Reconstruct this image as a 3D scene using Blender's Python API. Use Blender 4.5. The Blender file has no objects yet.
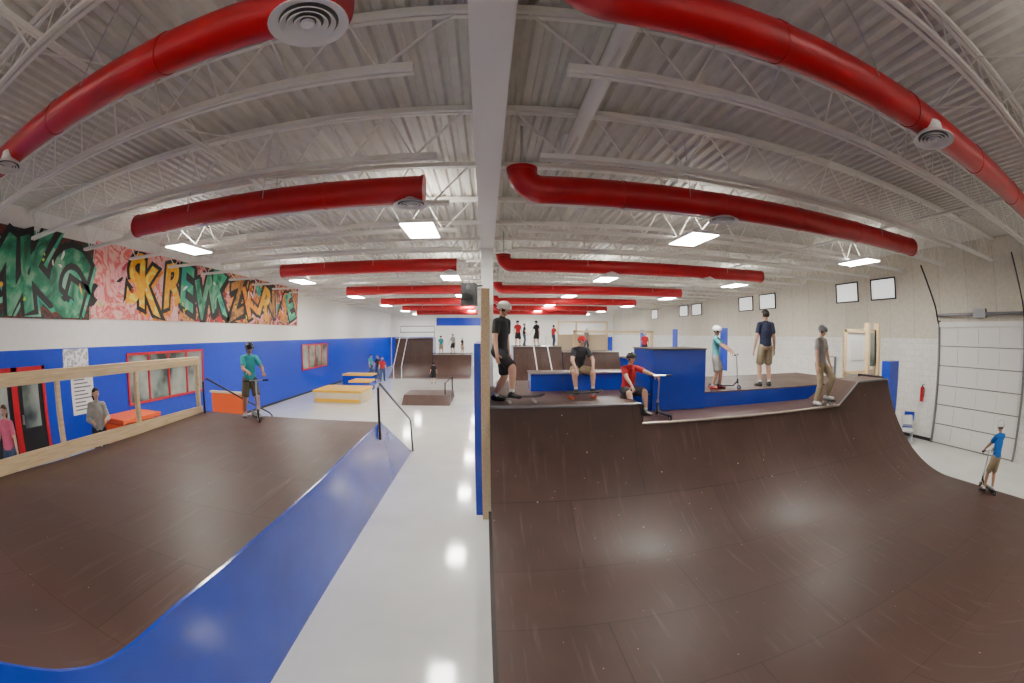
import bpy, math, random
import numpy as np
from mathutils import Vector, Matrix
random.seed(4)
rad=math.radians
S=bpy.context.scene
V=Vector

# ------------------------------------------------------------------ materials
def mat(name,col,rough=.5,metal=0,noise=0,nscale=6,bump=0,bscale=40,emit=0,spec=.5,coat=0):
    m=bpy.data.materials.new(name); m.use_nodes=True
    nt=m.node_tree; b=nt.nodes['Principled BSDF']
    c=(col[0],col[1],col[2],1)
    b.inputs['Base Color'].default_value=c
    b.inputs['Roughness'].default_value=rough
    b.inputs['Metallic'].default_value=metal
    b.inputs['Specular IOR Level'].default_value=spec
    if coat: b.inputs['Coat Weight'].default_value=coat; b.inputs['Coat Roughness'].default_value=.08
    tc=nt.nodes.new('ShaderNodeTexCoord')
    if noise:
        n=nt.nodes.new('ShaderNodeTexNoise'); n.inputs['Scale'].default_value=nscale; n.inputs['Detail'].default_value=5
        nt.links.new(tc.outputs['Object'],n.inputs['Vector'])
        r=nt.nodes.new('ShaderNodeValToRGB')
        r.color_ramp.elements[0].position=.3; r.color_ramp.elements[1].position=.7
        r.color_ramp.elements[0].color=[x*(1-noise) for x in col]+[1]
        r.color_ramp.elements[1].color=[min(1,x*(1+noise)) for x in col]+[1]
        nt.links.new(n.outputs['Fac'],r.inputs[0]); nt.links.new(r.outputs[0],b.inputs['Base Color'])
    if bump:
        n=nt.nodes.new('ShaderNodeTexNoise'); n.inputs['Scale'].default_value=bscale; n.inputs['Detail'].default_value=3
        nt.links.new(tc.outputs['Object'],n.inputs['Vector'])
        bp=nt.nodes.new('ShaderNodeBump'); bp.inputs['Strength'].default_value=bump; bp.inputs['Distance'].default_value=.02
        nt.links.new(n.outputs['Fac'],bp.inputs['Height']); nt.links.new(bp.outputs[0],b.inputs['Normal'])
    if emit:
        b.inputs['Emission Color'].default_value=c; b.inputs['Emission Strength'].default_value=emit
    return m

def ramp_brown():
    m=mat('skatelite_brown',(.075,.04,.03),.5,spec=.4)
    nt=m.node_tree; b=nt.nodes['Principled BSDF']; L=nt.links
    tc=nt.nodes.new('ShaderNodeTexCoord')
    br=nt.nodes.new('ShaderNodeTexBrick'); br.inputs['Scale'].default_value=1
    br.inputs['Brick Width'].default_value=2.44; br.inputs['Row Height'].default_value=1.22
    br.inputs['Mortar Size'].default_value=.006; br.inputs['Mortar Smooth'].default_value=0
    br.inputs['Color1'].default_value=(.080,.041,.032,1); br.inputs['Color2'].default_value=(.068,.034,.027,1)
    br.inputs['Mortar'].default_value=(.04,.02,.016,1)
    L.new(tc.outputs['Object'],br.inputs['Vector'])
    n=nt.nodes.new('ShaderNodeTexNoise'); n.inputs['Scale'].default_value=1.7; n.inputs['Detail'].default_value=8
    L.new(tc.outputs['Object'],n.inputs['Vector'])
    mr=nt.nodes.new('ShaderNodeMapRange'); mr.inputs[3].default_value=.65; mr.inputs[4].default_value=1.4
    L.new(n.outputs['Fac'],mr.inputs[0])
    mx=nt.nodes.new('ShaderNodeMix'); mx.data_type='RGBA'; mx.blend_type='MULTIPLY'; mx.inputs[0].default_value=1
    L.new(br.outputs['Color'],mx.inputs[6]); L.new(mr.outputs[0],mx.inputs[7])
    last=mx.outputs[2]
    # long faint wheel scuffs
    mp=nt.nodes.new('ShaderNodeMapping'); mp.inputs['Scale'].default_value=(9,.7,.7); mp.inputs['Rotation'].default_value=(0,0,.25)
    ns=nt.nodes.new('ShaderNodeTexNoise'); ns.inputs['Scale'].default_value=1.6; ns.inputs['Detail'].default_value=9
    L.new(tc.outputs['Object'],mp.inputs[0]); L.new(mp.outputs[0],ns.inputs['Vector'])
    ms=nt.nodes.new('ShaderNodeMapRange'); ms.inputs[1].default_value=.58; ms.inputs[2].default_value=.75; ms.inputs[3].default_value=0; ms.inputs[4].default_value=.5
    L.new(ns.outputs['Fac'],ms.inputs[0])
    m3=nt.nodes.new('ShaderNodeMix'); m3.data_type='RGBA'; m3.inputs[7].default_value=(.15,.10,.085,1)
    L.new(ms.outputs[0],m3.inputs[0]); L.new(last,m3.inputs[6]); last=m3.outputs[2]
    for sc,rnd,th in((3.3,.4,.042),(5.5,1,.035)):
        vo=nt.nodes.new('ShaderNodeTexVoronoi'); vo.inputs['Scale'].default_value=sc; vo.inputs['Randomness'].default_value=rnd
        L.new(tc.outputs['Object'],vo.inputs['Vector'])
        lt=nt.nodes.new('ShaderNodeMath'); lt.operation='LESS_THAN'; lt.inputs[1].default_value=th
        L.new(vo.outputs['Distance'],lt.inputs[0])
        m2=nt.nodes.new('ShaderNodeMix'); m2.data_type='RGBA'; m2.inputs[7].default_value=(.42,.37,.34,1)
        L.new(lt.outputs[0],m2.inputs[0]); L.new(last,m2.inputs[6]); last=m2.outputs[2]
    L.new(last,b.inputs['Base Color'])
    mr2=nt.nodes.new('ShaderNodeMapRange'); mr2.inputs[3].default_value=.36; mr2.inputs[4].default_value=.58
    L.new(n.outputs['Fac'],mr2.inputs[0]); L.new(mr2.outputs[0],b.inputs['Roughness'])
    return m
def wood(name,c1,c2):
    m=mat(name,c1,.5); nt=m.node_tree; b=nt.nodes['Principled BSDF']; L=nt.links
    tc=nt.nodes.new('ShaderNodeTexCoord'); mp=nt.nodes.new('ShaderNodeMapping'); mp.inputs['Scale'].default_value=(14,1.2,14)
    n=nt.nodes.new('ShaderNodeTexNoise'); n.inputs['Scale'].default_value=2; n.inputs['Detail'].default_value=6
    r=nt.nodes.new('ShaderNodeValToRGB'); r.color_ramp.elements[0].color=(*c2,1); r.color_ramp.elements[1].color=(*c1,1)
    r.color_ramp.elements[0].position=.35; r.color_ramp.elements[1].position=.6
    L.new(tc.outputs['Object'],mp.inputs[0]); L.new(mp.outputs[0],n.inputs['Vector']); L.new(n.outputs['Fac'],r.inputs[0]); L.new(r.outputs[0],b.inputs['Base Color'])
    return m
def multi(name,cols,scale,rough=.5,dist=1.5):
    m=mat(name,cols[0],rough); nt=m.node_tree; b=nt.nodes['Principled BSDF']; L=nt.links
    tc=nt.nodes.new('ShaderNodeTexCoord')
    n=nt.nodes.new('ShaderNodeTexNoise'); n.inputs['Scale'].default_value=scale; n.inputs['Detail'].default_value=3; n.inputs['Distortion'].default_value=dist
    r=nt.nodes.new('ShaderNodeValToRGB'); cr=r.color_ramp
    k=len(cols)
    cr.elements[0].color=(*cols[0],1); cr.elements[0].position=.35
    cr.elements[1].color=(*cols[-1],1); cr.elements[1].position=.65
    for i in range(1,k-1):
        e=cr.elements.new(.35+.3*i/(k-1)); e.color=(*cols[i],1)
    L.new(tc.outputs['Object'],n.inputs['Vector']); L.new(n.outputs['Fac'],r.inputs[0]); L.new(r.outputs[0],b.inputs['Base Color'])
    return m
def blockwall(name,col,mort,bw,rh,rot):
    m=mat(name,col,.7); nt=m.node_tree; b=nt.nodes['Principled BSDF']; L=nt.links
    tc=nt.nodes.new('ShaderNodeTexCoord')
    br=nt.nodes.new('ShaderNodeTexBrick'); br.inputs['Scale'].default_value=1; br.inputs['Brick Width'].default_value=bw; br.inputs['Row Height'].default_value=rh
    br.inputs['Mortar Size'].default_value=.012; br.offset=0
    br.inputs['Color1'].default_value=(*col,1); br.inputs['Color2'].default_value=(col[0]*.93,col[1]*.93,col[2]*.92,1); br.inputs['Mortar'].default_value=(*mort,1)
    sx=nt.nodes.new('ShaderNodeSeparateXYZ'); cx=nt.nodes.new('ShaderNodeCombineXYZ')
    L.new(tc.outputs['Object'],sx.inputs[0]); L.new(sx.outputs['Y'],cx.inputs['X']); L.new(sx.outputs['Z'],cx.inputs['Y'])
    L.new(cx.outputs[0],br.inputs['Vector'])
    n=nt.nodes.new('ShaderNodeTexNoise'); n.inputs['Scale'].default_value=9; n.inputs['Detail'].default_value=8
    L.new(tc.outputs['Object'],n.inputs['Vector'])
    mr=nt.nodes.new('ShaderNodeMapRange'); mr.inputs[3].default_value=.8; mr.inputs[4].default_value=1.15
    L.new(n.outputs['Fac'],mr.inputs[0])
    mx=nt.nodes.new('ShaderNodeMix'); mx.data_type='RGBA'; mx.blend_type='MULTIPLY'; mx.inputs[0].default_value=1
    L.new(br.outputs['Color'],mx.inputs[6]); L.new(mr.outputs[0],mx.inputs[7]); L.new(mx.outputs[2],b.inputs['Base Color'])
    return m

M_ramp=ramp_brown()
M_blue=mat('blue_paint',(.006,.045,.50),.2,noise=.12,nscale=1.5,coat=.3)
M_bluewall=mat('blue_wall_paint',(.006,.045,.55),.32,noise=.06)
M_white=mat('white_wall_paint',(.86,.85,.82),.5,noise=.03)
M_floor=mat('epoxy_floor',(.80,.80,.76),.1,noise=.05,nscale=1.2,coat=.25)
M_deck=mat('ceiling_deck_paint',(.64,.62,.57),.6,noise=.05)
M_joist=mat('joist_paint',(.82,.80,.75),.5)
M_beam=mat('beam_paint',(.85,.84,.81),.45)
M_red=mat('red_duct_paint',(.47,.004,.012),.35,noise=.1,nscale=4)
M_redf=mat('red_frame_paint',(.55,.01,.02),.35)
M_wood=wood('pine_wood',(.84,.66,.40),(.74,.54,.30))
M_black=mat('black_paint',(.012,.012,.013),.35)
M_rubber=mat('black_rubber',(.015,.015,.015),.7)
M_dark=mat('dark_side_ply',(.035,.022,.018),.55,noise=.2)
M_steel=mat('steel',(.55,.55,.56),.28,metal=1)
M_lamp=mat('lamp_diffuser',(1,.97,.90),.5,emit=84)
M_up=mat('added_ceiling_fill',(1,.95,.86),.5,emit=26)  # glowing strip added on the fixture tops to brighten the ceiling
M_diff=mat('white_metal',(.8,.79,.77),.35)
M_dgap=mat('vent_gap',(.12,.12,.12),.6)
M_conc=blockwall('concrete_panel_wall',(.70,.65,.55),(.5,.46,.38),1.2,6,(0,0,0))
M_block=blockwall('painted_block_wall',(.84,.83,.79),(.74,.73,.70),.4,.2,(0,0,0))
M_glass=multi('office_window_glass',[(.06,.07,.07),(.25,.3,.26),(.4,.42,.38)],.9,.06,0)  # soft greenish reflection painted into the pane colour as noise
M_winw=mat('frosted_window',(.85,.86,.85),.3,emit=.9)
M_yellow=mat('yellow_paint',(.9,.5,.03),.35)
M_orange=mat('orange_paint',(.85,.12,.02),.5)
M_tan=mat('tan_paint',(.75,.62,.42),.5)
M_paper=multi('printed_sign',[(.8,.8,.8),(.85,.85,.85),(.25,.25,.3),(.85,.85,.85)],9,.4,0)
M_garage=mat('garage_door_white',(.82,.81,.78),.4)
M_grey=mat('grey_metal',(.25,.25,.26),.4,metal=.6)

# ------------------------------------------------------------------ mesh builder
class MB:
    def __init__(s): s.v=[];s.f=[];s.m=[];s.mats=[];s.T=Matrix.Identity(4)
    def mi(s,m):
        if m not in s.mats: s.mats.append(m)
        return s.mats.index(m)
    def add(s,vs,fs,m):
        o=len(s.v); s.v+=[tuple(s.T@V(p)) for p in vs]; k=s.mi(m)
        for f in fs: s.f.append(tuple(i+o for i in f)); s.m.append(k)
    def box(s,a,b,m):
        x0,y0,z0=[min(a[i],b[i]) for i in range(3)]; x1,y1,z1=[max(a[i],b[i]) for i in range(3)]
        s.add([(x0,y0,z0),(x1,y0,z0),(x1,y1,z0),(x0,y1,z0),(x0,y0,z1),(x1,y0,z1),(x1,y1,z1),(x0,y1,z1)],
              [(0,3,2,1),(4,5,6,7),(0,1,5,4),(1,2,6,5),(2,3,7,6),(3,0,4,7)],m)
    def bar(s,a,b,w,d,m,up=(0,0,1)):
        a=V(a);b=V(b);t=(b-a).normalized();u=t.cross(V(up))
        if u.length<1e-4:u=V((1,0,0))
        u.normalize();n=u.cross(t)
        vs=[]
        for p in(a,b):
            for i,j in((-1,-1),(1,-1),(1,1),(-1,1)): vs.append(p+u*w/2*i+n*d/2*j)
        s.add(vs,[(0,1,2,3),(7,6,5,4),(0,4,5,1),(1,5,6,2),(2,6,7,3),(3,7,4,0)],m)
    def loft(s,rings,m,cap=True,capm=None):
        n=len(rings[0]);vs=[p for r in rings for p in r];fs=[]
        for k in range(len(rings)-1):
            for i in range(n):
                j=(i+1)%n; fs.append((k*n+i,k*n+j,(k+1)*n+j,(k+1)*n+i))
        s.add(vs,fs,m)
        if cap:
            s.add(rings[0],[tuple(reversed(range(n)))],capm or m); s.add(rings[-1],[tuple(range(n))],capm or m)
    def sweep(s,pts,rs,m,n=12,cap=True):
        pts=[V(p) for p in pts]
        if not hasattr(rs,'__len__'): rs=[rs]*len(pts)
        rings=[];u=None
        for i,p in enumerate(pts):
            t=(pts[min(i+1,len(pts)-1)]-pts[max(i-1,0)]).normalized()
            if u is None:
                u=t.cross(V((0,0,1)))
                if u.length<.05:u=t.cross(V((1,0,0)))
            u=(u-t*u.dot(t)).normalized(); w=t.cross(u)
            rings.append([p+(u*math.cos(2*math.pi*k/n)+w*math.sin(2*math.pi*k/n))*rs[i] for k in range(n)])
        s.loft(rings,m,cap)
    def ell(s,c,r,m,n=12,k=8,F=None,cut=None):
        c=V(c)
        if F is None:F=(V((1,0,0)),V((0,1,0)),V((0,0,1)))
        vs=[];us=[];fs=[]
        for i in range(k+1):
            ph=math.pi*i/k
            for j in range(n):
                th=2*math.pi*j/n
                q=(math.sin(ph)*math.cos(th),math.sin(ph)*math.sin(th),math.cos(ph)); us.append(q)
                vs.append(c+F[0]*q[0]*r[0]+F[1]*q[1]*r[1]+F[2]*q[2]*r[2])
        for i in range(k):
            for j in range(n):
                f=(i*n+j,(i+1)*n+j,(i+1)*n+(j+1)%n,i*n+(j+1)%n)
                if cut:
                    q=[sum(us[a][x] for a in f)/4 for x in range(3)]
                    if not cut(*q): continue
                fs.append(f)
        s.add(vs,fs,m)
    def obj(s,name,loc=None,rotz=0,smooth=True,bevel=0,ang=35,mw=None):
        me=bpy.data.meshes.new(name); me.from_pydata([tuple(v) for v in s.v],[],s.f)
        for m in s.mats: me.materials.append(m)
        me.polygons.foreach_set('material_index',s.m)
        me.validate()
        if smooth:
            me.shade_smooth(); me.set_sharp_from_angle(angle=rad(ang))
        me.update()
        o=bpy.data.objects.new(name,me); S.collection.objects.link(o)
        if mw is not None:o.matrix_world=mw
        elif loc is not None: o.location=loc; o.rotation_euler=(0,0,rotz)
        if bevel:
            b=o.modifiers.new('bev','BEVEL'); b.width=bevel; b.segments=2; b.limit_method='ANGLE'
        return o
def inst(o,name,loc,rotz=0,scale=1):
    q=bpy.data.objects.new(name,o.data); q.location=loc; q.rotation_euler=(0,0,rotz); q.scale=(scale,)*3
    for md in o.modifiers:
        b=q.modifiers.new('bev','BEVEL'); b.width=md.width; b.segments=2; b.limit_method='ANGLE'
    S.collection.objects.link(q); return q

# ------------------------------------------------------------------ room
XL,XR,YB,YF,ZC=-10.0,13.3,-5.0,45.0,5.95
b=MB(); b.box((XL-.3,YB-.3,-.2),(XR+.3,YF+.3,0),M_floor); b.obj('floor',smooth=False)
b=MB(); b.box((XL-.3,YB,0),(XL,YF,2.95),M_bluewall); b.box((XL-.3,YB,2.95),(XL,YF,ZC+.2),M_white); b.obj('wall_left',smooth=False)
b=MB(); b.box((XR,YB,0),(XR+.3,YF,3.15),M_block); b.box((XR,YB,3.15),(XR+.3,YF,ZC+.2),M_conc); b.obj('wall_right',smooth=False)
b=MB(); b.box((XL-.3,YF,0),(XR+.3,YF+.3,ZC+.2),M_white); b.box((-5.2,YF-.03,4.1),(-.4,YF,4.9),M_bluewall); b.box((8.2,YF-.03,0),(13.2,YF,2.95),M_bluewall); b.box((-9.9,YF-.03,0),(-5.5,YF,2.95),M_bluewall); b.obj('wall_far',smooth=False)
b=MB(); b.box((XL-.3,YB-.3,0),(XR+.3,YB,ZC+.2),M_white); b.obj('wall_near',smooth=False)
b=MB(); x=XL-.1;per=.2
prof=[]
while x<XR+.1:
    prof+=[(x,ZC+.05),(x+.06,ZC+.05),(x+.09,ZC),(x+.17,ZC)]; x+=per
vs=[(p[0],YB-.1,p[1]) for p in prof]+[(p[0],YF+.1,p[1]) for p in prof]
n=len(prof); b.add(vs,[(i,i+1,n+i+1,n+i) for i in range(n-1)],M_deck)
b.box((XL-.3,YB-.3,ZC+.1),(XR+.3,YF+.3,ZC+.25),M_deck)
b.obj('ceiling',smooth=False)
b=MB(); b.box((XL,8.65,0),(XL+.02,YF,.1),M_black); b.obj('baseboard_left',smooth=False)
b=MB(); b.box((XR-.02,7.3,0),(XR,YF,.1),M_black); b.obj('baseboard_right',smooth=False)
b=MB(); b.box((-.15,YB,5.2),(.15,YF,5.24),M_beam); b.box((-.15,YB,5.84),(.15,YF,5.9),M_beam); b.box((-.13,YB,5.24),(.13,YF,5.84),M_beam)
b.obj('ceiling_beam',smooth=False)
for y in (10.2,20.2,30.2,40.2):
    b=MB(); b.box((-.14,y-.14,0),(.14,y+.14,5.2),M_beam); b.box((-.2,y-.2,0),(.2,y+.2,.04),M_beam); b.box((-.19,y-.19,5.16),(.19,y+.19,5.2),M_beam)
    b.obj('support_column',smooth=False)
# joists
def joist(x0,x1):
    b=MB(); zt=5.87; zb=5.24
    for d in(-.035,.035): b.box((x0,d-.025,zt-.035),(x1,d+.025,zt+.04),M_joist)
    a0=x0+.72;a1=x1-.72
    for d in(-.035,.035): b.box((a0-.27,d-.022,zb-.035),(a1+.27,d+.022,zb+.03),M_joist)
    k=int((a1-a0)/.75); st=(a1-a0)/k
    b.sweep([(x0+.15,0,zt),(a0,0,zb)],.014,M_joist,6); b.sweep([(x1-.15,0,zt),(a1,0,zb)],.014,M_joist,6)
    for i in range(k):
        p=a0+i*st
        b.sweep([(p,0,zb),(p+st/2,0,zt)],.011,M_joist,6,False); b.sweep([(p+st/2,0,zt),(p+st,0,zb)],.011,M_joist,6,False)
    return b
JL=JR=None
y=-4.55
while y<44.5:
    if JL is None:
        JL=joist(XL,-.14).obj('roof_joist',loc=(0,y,0)); JR=joist(.14,XR).obj('roof_joist',loc=(0,y,0))
    else: inst(JL,'roof_joist',(0,y,0)); inst(JR,'roof_joist',(0,y,0))
    y+=1.85
b=MB()
for x in(-6.8,-3.4,4.4,8.8):
    yy=-4.55
    while yy<42:
        b.sweep([(x,yy,5.27),(x,yy+1.85,5.83)],.011,M_joist,5,False); b.sweep([(x,yy,5.83),(x,yy+1.85,5.27)],.011,M_joist,5,False); yy+=1.85
b.obj('joist_bridging')
b=MB(); b.sweep([(1.05,-4,5.62),(1.05,5.6,5.62)],.09,M_beam,14); b.sweep([(1.05,5.5,5.62),(1.05,5.5,5.93)],.09,M_beam,14); b.obj('vent_pipe')
b=MB(); b.sweep([(-3.6,-4.8,5.55),(-3.6,44.8,5.55)],.035,M_joist,8); b.sweep([(8.4,-4.8,5.55),(8.4,44.8,5.55)],.035,M_joist,8)
b.obj('sprinkler_pipe')

# ducts
def duct(x0,x1,y,elbow,r=.185,z=5.0):
    b=MB()
    s=1 if x1>x0 else -1
    if elbow:
        R0=.24; pts=[(x0,y,z+R0+.03)]
        for k in range(0,8):
            a=k/7*math.pi/2; pts.append((x0+s*R0*(1-math.cos(a)),y,z+R0*(1-math.sin(a))))
        b.sweep([(x0,y,z+R0-.01),(x0,y,z+R0+.04)],r+.015,M_red,24)
        b.sweep([(x0,y,z+R0),(x0,y,5.9)],.02,M_steel,8)
    else: pts=[(x0,y,z)]
    pts.append((x1,y,z)); b.sweep(pts,[r]*len(pts),M_red,24)
    if not elbow: b.sweep([(x0-s*.01,y,z),(x0+s*.03,y,z)],r+.012,M_red,24)
    b.sweep([(x1-s*.03,y,z),(x1+s*.01,y,z)],r+.012,M_red,24)
    x=x0+s*1.3
    while s*(x1-x)>.3:
        b.sweep([(x-.02,y,z),(x+.02,y,z)],r+.008,M_red,24); x+=s*1.5
    for x in [x0+s*2.2,x1-s*1.4]:
        for dy in(-r,r): b.sweep([(x,y+dy,z),(x,y+dy,5.9)],.006,M_steel,5,False)
    b.obj('red_air_duct')
for y in (1.7,5.2,11.3,17.5,23.6,29.8,36): 
    rr=.16 if y<3 else .18
    duct(.42,8.3 if y>3 else 9.6,y,True,rr); duct(-.8,-5.8 if y>3 else -7.5,y,False,rr)
def diffuser(x,y,z=4.84):
    b=MB(); b.T=Matrix.Scale(.8,4)
    b.sweep([(0,0,.12),(0,0,.0)],.16,M_diff,28)
    pr=[(.15,.03),(.25,-.03),(.28,-.05),(.28,-.06),(.235,-.05),(.2,-.03)]
    def lathe(pr,m):
        rings=[[(r*math.cos(2*math.pi*k/32),r*math.sin(2*math.pi*k/32),zz) for k in range(32)] for r,zz in pr]
        b.loft(rings,m,False)
    lathe(pr,M_diff)
    lathe([(.215,-.035),(.01,-.035)],M_dgap)
    for r in(.07,.12,.17): lathe([(r-.018,-.03),(r+.022,-.07),(r+.026,-.062),(r-.01,-.03)],M_diff)
    lathe([(.001,-.075),(.045,-.07),(.05,-.05)],M_diff)
    b.obj('ceiling_diffuser',loc=(x,y,z))
for x,y in((-.95,1.65),(-4.6,1.65),(3.5,1.65),(-.95,5.2),(3.25,5.25),(-.95,11.3),(3.3,11.3),(6.3,11.3)): diffuser(x,y)
tr=None
for y in(-1.6,8.0,15.0,22,29,36,42):  # first row is out of view, added to light the near ramps
    for x in(-6.8,-1.25,4.15,9.6):
        if tr is None:
            b=MB(); b.box((-.32,-.62,.0),(.32,.62,.07),M_diff); b.box((-.29,-.59,-.006),(.29,.59,.001),M_lamp)
            b.box((-.2,-.55,.069),(.2,.55,.075),M_up)
            for dx in(-.25,.25):
                b.sweep([(dx,-.5,.06),(dx,-.5,.75)],.005,M_steel,5,False); b.sweep([(dx,.5,.06),(dx,.5,.75)],.005,M_steel,5,False)
            tr=b.obj('ceiling_light',loc=(x,y,5.14),smooth=False)
        else: inst(tr,'ceiling_light',(x,y,5.14))

# ------------------------------------------------------------------ right mini ramp
F=.2;Y0=4.5;R=2.7;XE=9.75
def arc(h,n=22):
    ph=math.acos(1-h/R); return [(Y0+R*math.sin(ph*i/n),F+R*(1-math.cos(ph*i/n))) for i in range(n+1)]
def near_arc(h=1.5,n=16):
    ph=math.acos(1-h/R); return [(1.6-R*math.sin(ph*(1-i/n)),F+R*(1-math.cos(ph*(1-i/n)))) for i in range(n+1)]
def profile(h,yb):
    p=[(-3.2,0),(-3.2,F+1.5)]+near_arc()+arc(h)
    return p+[(yb,F+h),(yb,0)]
b=MB()
def seg(x0,h0,x1,h1,yb):
    r0=[(x0,p[0],p[1]) for p in profile(h0,yb)]; r1=[(x1,p[0],p[1]) for p in profile(h1,yb)]
    b.loft([r0,r1],M_ramp,True,M_dark)
seg(.05,1.82,2.6,1.82,8.1); seg(2.6,1.5,7.5,1.5,8.1); seg(7.5,1.5,8.4,1.95,8.1); seg(8.4,1.95,XE,1.95,8.1)
b.box((.05,8.1,0),(2.6,9.95,2.02),M_ramp); b.box((.22,9.95,0),(2.6,11.2,2.02),M_ramp)
b.box((2.6,8.12,0),(XE,11.2,2.02),M_ramp)
b.box((2.6,8.1,1.7),(8.0,8.12,2.0),M_blue)
def cop(x0,h0,x1,h1,m=M_steel):
    p=arc(h0)[-1];q=arc(h1)[-1]
    b.sweep([(x0,p[0],p[1]+.0),(x1,q[0],q[1]+.0)],.024,m,10)
M_cop=mat('worn_coping',(.45,.38,.32),.4,metal=.8)
cop(.05,1.82,2.6,1.82,M_grey);cop(2.6,1.5,7.5,1.5,M_cop);cop(7.5,1.5,8.4,1.95,M_grey);cop(8.4,1.95,XE,1.95,M_grey)
b.box((2.585,6.98,1.7),(2.63,8.1,2.02),M_black)
ya=near_arc()[0]; b.sweep([(.05,ya[0],ya[1]),(XE,ya[0],ya[1])],.03,M_steel,10)
b.box((.0,-3.2,0),(.05,7.0,.2),M_dark)
b.obj('mini_ramp',ang=25)
b=MB(); b.box((-.22,7.3,0),(-.07,9.9,3.05),M_blue); b.obj('blue_side_panel',bevel=.01)
b=MB(); b.box((-.10,7.10,0),(.045,7.27,3.95),M_wood); b.box((-.06,7.27,3.8),(.04,9.9,3.92),M_wood); b.box((-.06,9.86,3.06),(.04,10.0,3.95),M_wood); b.obj('wood_post_frame',bevel=.005)
b=MB(); b.box((3.2,8.2,2.022),(4.4,9.2,2.90),M_blue); b.box((3.18,8.0,2.90),(4.42,9.22,2.93),M_dark); b.box((3.2,8.02,1.705),(4.4,8.095,2.90),M_blue); b.box((3.2,8.095,2.022),(4.4,8.2,2.90),M_blue); b.obj('blue_box_obstacle',bevel=.006)
b=MB(); b.box((.9,9.0,2.022),(3.0,9.6,2.38),M_blue); b.box((.88,8.98,2.38),(3.02,9.62,2.41),M_ramp); b.box((.88,8.97,2.38),(3.02,8.99,2.42),M_steel); b.obj('blue_ledge',bevel=.006)
b=MB(); b.box((11.1,8.0,0),(11.65,8.35,2.5),M_blue); b.box((XE+.02,7.3,1.4),(XE+.07,8.3,2.2),M_dark); b.obj('blue_guard_panel',bevel=.008)
b=MB()
for x in(9.95,11.55): b.box((x-.06,9.0,0),(x+.06,9.1,3.4),M_wood)
b.box((11.0,8.9,0),(11.12,9.1,3.6),M_wood); b.box((11.6,8.9,0),(11.72,9.12,3.6),M_wood)
b.box((9.9,9.0,2.1),(11.6,9.1,2.2),M_wood); b.box((9.9,9.0,3.3),(11.6,9.1,3.4),M_wood)
b.box((10.0,9.03,0),(11.5,9.07,2.1),M_white); b.box((10.05,9.04,2.2),(11.0,9.06,3.3),M_white); b.box((10.2,9.02,2.5),(10.85,9.04,3.1),M_diff); b.box((11.12,9.0,2.3),(11.6,9.06,3.3),M_glass)
b.obj('wood_booth_frame',bevel=.004)

# ------------------------------------------------------------------ left platform ramp
b=MB()
pr=[(11.6,0),(11.6,.02),(8.3,1.50),(5.0,1.40),(3.8,1.39),(2.6,1.41),(1.9,1.44),(1.3,1.45),(1.05,1.475),(.85,1.53),(.61,1.64),(.43,1.75),(.23,1.88),(0,2.06),(-.3,2.34),(-.6,2.6),(-3.2,2.6),(-3.2,0)]
b.loft([[(-6.5,p[0],p[1]) for p in pr],[(-2.12,p[0],p[1]) for p in pr]],M_ramp,True,M_blue)
b.loft([[(-2.12,p[0],p[1]) for p in pr],[(-2.09,p[0],p[1]) for p in pr]],M_blue,True,M_blue)
b.obj('platform_ramp',ang=20)
b=MB()
for x in(-2.06,-6.3):
    z0=1.2 if x>-3 else 1.5
    b.sweep([(x,8.05,z0),(x,8.05,2.2),(x,8.2,2.26),(x,11.25,1.02),(x,11.45,.9),(x,11.65,0)],.025,M_black,10)
b.obj('stair_handrail')
b=MB(); X=-6.56
for y in(8.15,6.0,3.9,1.8,-.3,-2.4): b.box((X-.045,y-.045,0),(X+.045,y+.045,2.72),M_wood)
b.box((X-.06,-3,2.68),(X+.06,8.2,2.74),M_wood); b.box((X+.045,-3,2.56),(X+.08,8.2,2.68),M_wood)
b.box((X+.062,-3,1.42),(X+.09,8.2,1.64),M_wood); b.obj('wood_fence',bevel=.004)
b=MB(); b.box((XL+.001,YB+.001,0),(-6.66,8.6,.5),M_floor); b.obj('spectator_platform',smooth=False)

# left wall: mural
Mm_out=mat('spray_black',(.01,.01,.012),.5)
M_hi=mat('spray_white',(.85,.85,.82),.5)
g1=multi('spray_green',[(.005,.10,.05),(.02,.28,.14),(.2,.45,.28)],1.6,.5)
g2=multi('spray_yellow',[(.9,.55,.01),(.9,.35,.01),(.95,.8,.08)],1.6,.5)
g3=multi('spray_orange',[(.85,.12,.01),(.95,.4,.03),(.5,.03,.01)],1.6,.5)
g4=multi('spray_teal',[(.02,.35,.28),(.03,.45,.22),(.25,.55,.42)],1.6,.5)
g5=multi('spray_brown',[(.3,.1,.03),(.6,.28,.06),(.12,.05,.03)],1.6,.5)
g6=multi('spray_lime',[(.3,.7,.03),(.6,.85,.08)],1.6,.5)
g7=multi('spray_pink',[(.85,.2,.3),(.9,.5,.5),(.6,.03,.08)],1.6,.5)
bg1=multi('mural_dark_bg',[(.01,.012,.012),(.01,.05,.03),(.2,.02,.02),(.01,.01,.01),(.02,.12,.06)],1.1,.5,3)
bg2=multi('mural_pink_bg',[(.85,.35,.35),(.9,.6,.55),(.75,.1,.1),(.9,.5,.45)],1.0,.5,3)
bg3=multi('mural_red_bg',[(.6,.02,.02),(.02,.02,.02),(.85,.3,.25),(.8,.35,.05),(.03,.03,.03)],.9,.5,3)
mu=MB()
XM=XL+.002
def panel(y0,y1,z0,z1,m,t=.03): mu.box((XM,y0,z0),(XM+t,y1,z1),m)
panel(2.0,7.2,3.62,5.5,bg1); panel(7.25,11.3,3.66,5.62,bg2); panel(11.35,16.0,3.68,5.6,bg3); panel(16.05,21.4,3.68,5.6,bg3)
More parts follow.
